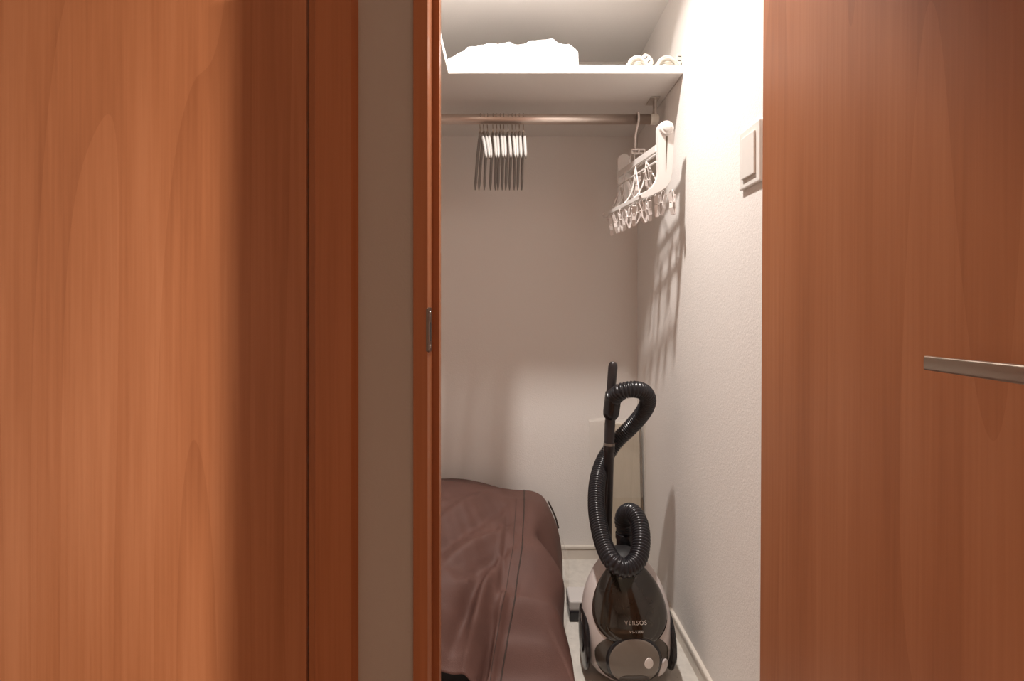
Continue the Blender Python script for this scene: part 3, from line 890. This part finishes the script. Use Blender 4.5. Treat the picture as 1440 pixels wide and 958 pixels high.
patch('lid_recess', egg(0, .024, .042, .011, .012, 4), .0118, LIDD, lid, dome=.0004)
patch('cup_latch', egg(0, .303, .036, .033, .030, 2.4), .0075, BLACKP)
bt = patch('release_button', egg(.036, .068, .0130, .0155, .0150, 2.0), .0135, PLPALE, dome=.002)
# lettering on the dust cup
def lettering(txt, u, v, size, name='lettering'):
    cu = bpy.data.curves.new(name, 'FONT'); cu.body = txt; cu.size = size; cu.align_x = 'CENTER'; cu.align_y = 'CENTER'; cu.extrude = .0002; cu.space_character = 1.25
    tmp = bpy.data.objects.new('tmp', cu); COL.objects.link(tmp)
    bpy.context.view_layer.update()
    me = bpy.data.meshes.new_from_object(tmp.evaluated_get(bpy.context.evaluated_depsgraph_get()))
    bpy.data.objects.remove(tmp); bpy.data.curves.remove(cu)
    for q in me.vertices:
        uu, vv, e = u + q.co.x, v + q.co.y, q.co.z
        f2 = ((uu / .083) ** 2 + ((vv - .19) / .09) ** 2)
        q.co = B(uu, vv, front_w(uu, vv) + .0058 + .007 * max(0, 1 - f2) + .0030 + e) + Vector((0, 0, .004))
    me.name = name
    link(name, me, PRINT, cup)
lettering('VERSOS', .004, .1690, .0150)
lettering('VS-5200', .004, .1475, .0090)
# side wheels with hubs
for s in (-1, 1):
    c = B(s * .113, .100, -.012) + Vector((0, 0, .004))
    wh = turned('wheel', [(.0, 0), (.074, 0), (.083, .003), (.086, .008), (.083, .013), (.070, .015), (0, .016)], c, (s, 0, 0), BLACKP, vac, 40)
    turned('hub', [(.045, .0150), (.042, .0185), (0, .020)], c, (s, 0, 0), BLACKP, wh, 28)
# rear foot of the shell at the right, stands lower than the wheel
patch('bumper', egg(.088, .030, .018, .040, .024, 2.2), .008, SHELL, dome=.006)
# carrying handle / hose port on top
def VP(px, py, D): return W(px, py, D) - VB
port = empty('hose_port', VP(881, 790, 1.665)); port.parent = vac
PP = VP(881, 790, 1.665)
turned('socket', [(.062, -.105), (.058, -.060), (.050, -.030), (.038, -.008), (.036, .0), (.031, .010), (.0300, .072), (.0325, .074), (.0325, .090), (.0295, .092), (0, .092)], (0, 0, 0), (-.02, 0, 1), BLACKP, port, 32)
turned('port_collar', [(.064, -.004), (.062, .012), (.054, .028), (.040, .040), (.020, .046), (0, .047)], B(0, .300, .002) + Vector((0, 0, .004)), (0, st, ct), MATTEB, vac, 32)
# corrugated hose
HP = [(880, 750, 1.665), (876, 733, 1.665), (880, 722, 1.650), (890, 721, 1.615), (899, 736, 1.575), (901.5, 762, 1.525), (896, 787, 1.485), (880, 799, 1.462), (862, 790, 1.470), (850, 768, 1.52), (842, 738, 1.585), (838.5, 708, 1.65), (840.5, 675, 1.72), (850, 646, 1.785), (866, 622, 1.808), (886, 602, 1.79), (903, 582, 1.75), (911, 565, 1.71), (906, 552, 1.68), (891, 547.5, 1.66), (874, 550.5, 1.665), (863, 559, 1.69)]
NR = 135
path, Lh = spline([VP(*p) for p in HP], NR * 6 + 1)
def hr(i):
    ph_ = (i % 6) / 6
    return .0228 + .0040 * (0.5 + 0.5 * math.cos(2 * math.pi * ph_)) ** .7
tube('hose', path, hr, HOSEM, vac, 22)
# wand, cuff and hand grip
def seg_tube(name, prof, a, b, mat, parent, seg=24):
    a = Vector(a); b = Vector(b); ax = (b - a)
    L = ax.length
    return turned(name, [(r, t * L) for r, t in prof], a, ax, mat, parent, seg)
DWD = 1.735
wl = VP(850.5, 860, 1.775); wt = VP(856.5, 626, DWD)
seg_tube('wand', [(.0165, 0), (.0165, .96), (.0180, .965), (.0180, 1.0), (.010, 1.0)], wl, wt, WANDM, vac)
t2 = VP(858, 588, DWD - .002)
gr = empty('hand_grip', wt); gr.parent = vac
seg_tube('ring', [(.0185, 0), (.0185, 1), (.010, 1)], (0, 0, -.001), VP(856.6, 623, DWD) - wt, LIDP, gr)
seg_tube('grip_tube', [(.0162, 0), (.0168, .9), (.015, 1)], (0, 0, 0), t2 - wt, WANDM, gr)
seg_tube('cuff', [(.018, 0), (.0245, .12), (.0262, .25), (.0268, 1.0), (.0235, 1.0), (.0235, .95), (0, .94)], VP(858.2, 589, DWD - .002) - wt, VP(863.0, 553, DWD - .012) - wt, BLACKP, gr)
seg_tube('handle_bar', [(.0145, 0), (.0145, .35), (.0152, .88), (.0135, .95), (.009, .99), (0, 1.0)], VP(857.0, 575, DWD + .004) - wt, VP(862.5, 508.5, DWD + .012) - wt, WANDM, gr)
# floor head lying behind the body
fh = empty('floor_head', VP(0, 0, .001)); fh.parent = vac; fh.location = (0, 0, 0)
x0 = .208 - VB.x
def yb(a): return a - VB.y
box('head_cover', x0, x0 + .245, yb(1.805), yb(1.905), .034, .068, SILVERP, fh, .008, 3)
box('head_base', x0 + .001, x0 + .244, yb(1.800), yb(1.908), .004, .0355, BLACKP, fh, .005, 2)
tube('head_neck', spline([(wl.x + .0, yb(1.85), .050), (wl.x, yb(1.81), .062), (wl.x, wl.y + .004, wl.z - .02), wl], 20)[0], .0175, BLACKP, fh, 16)
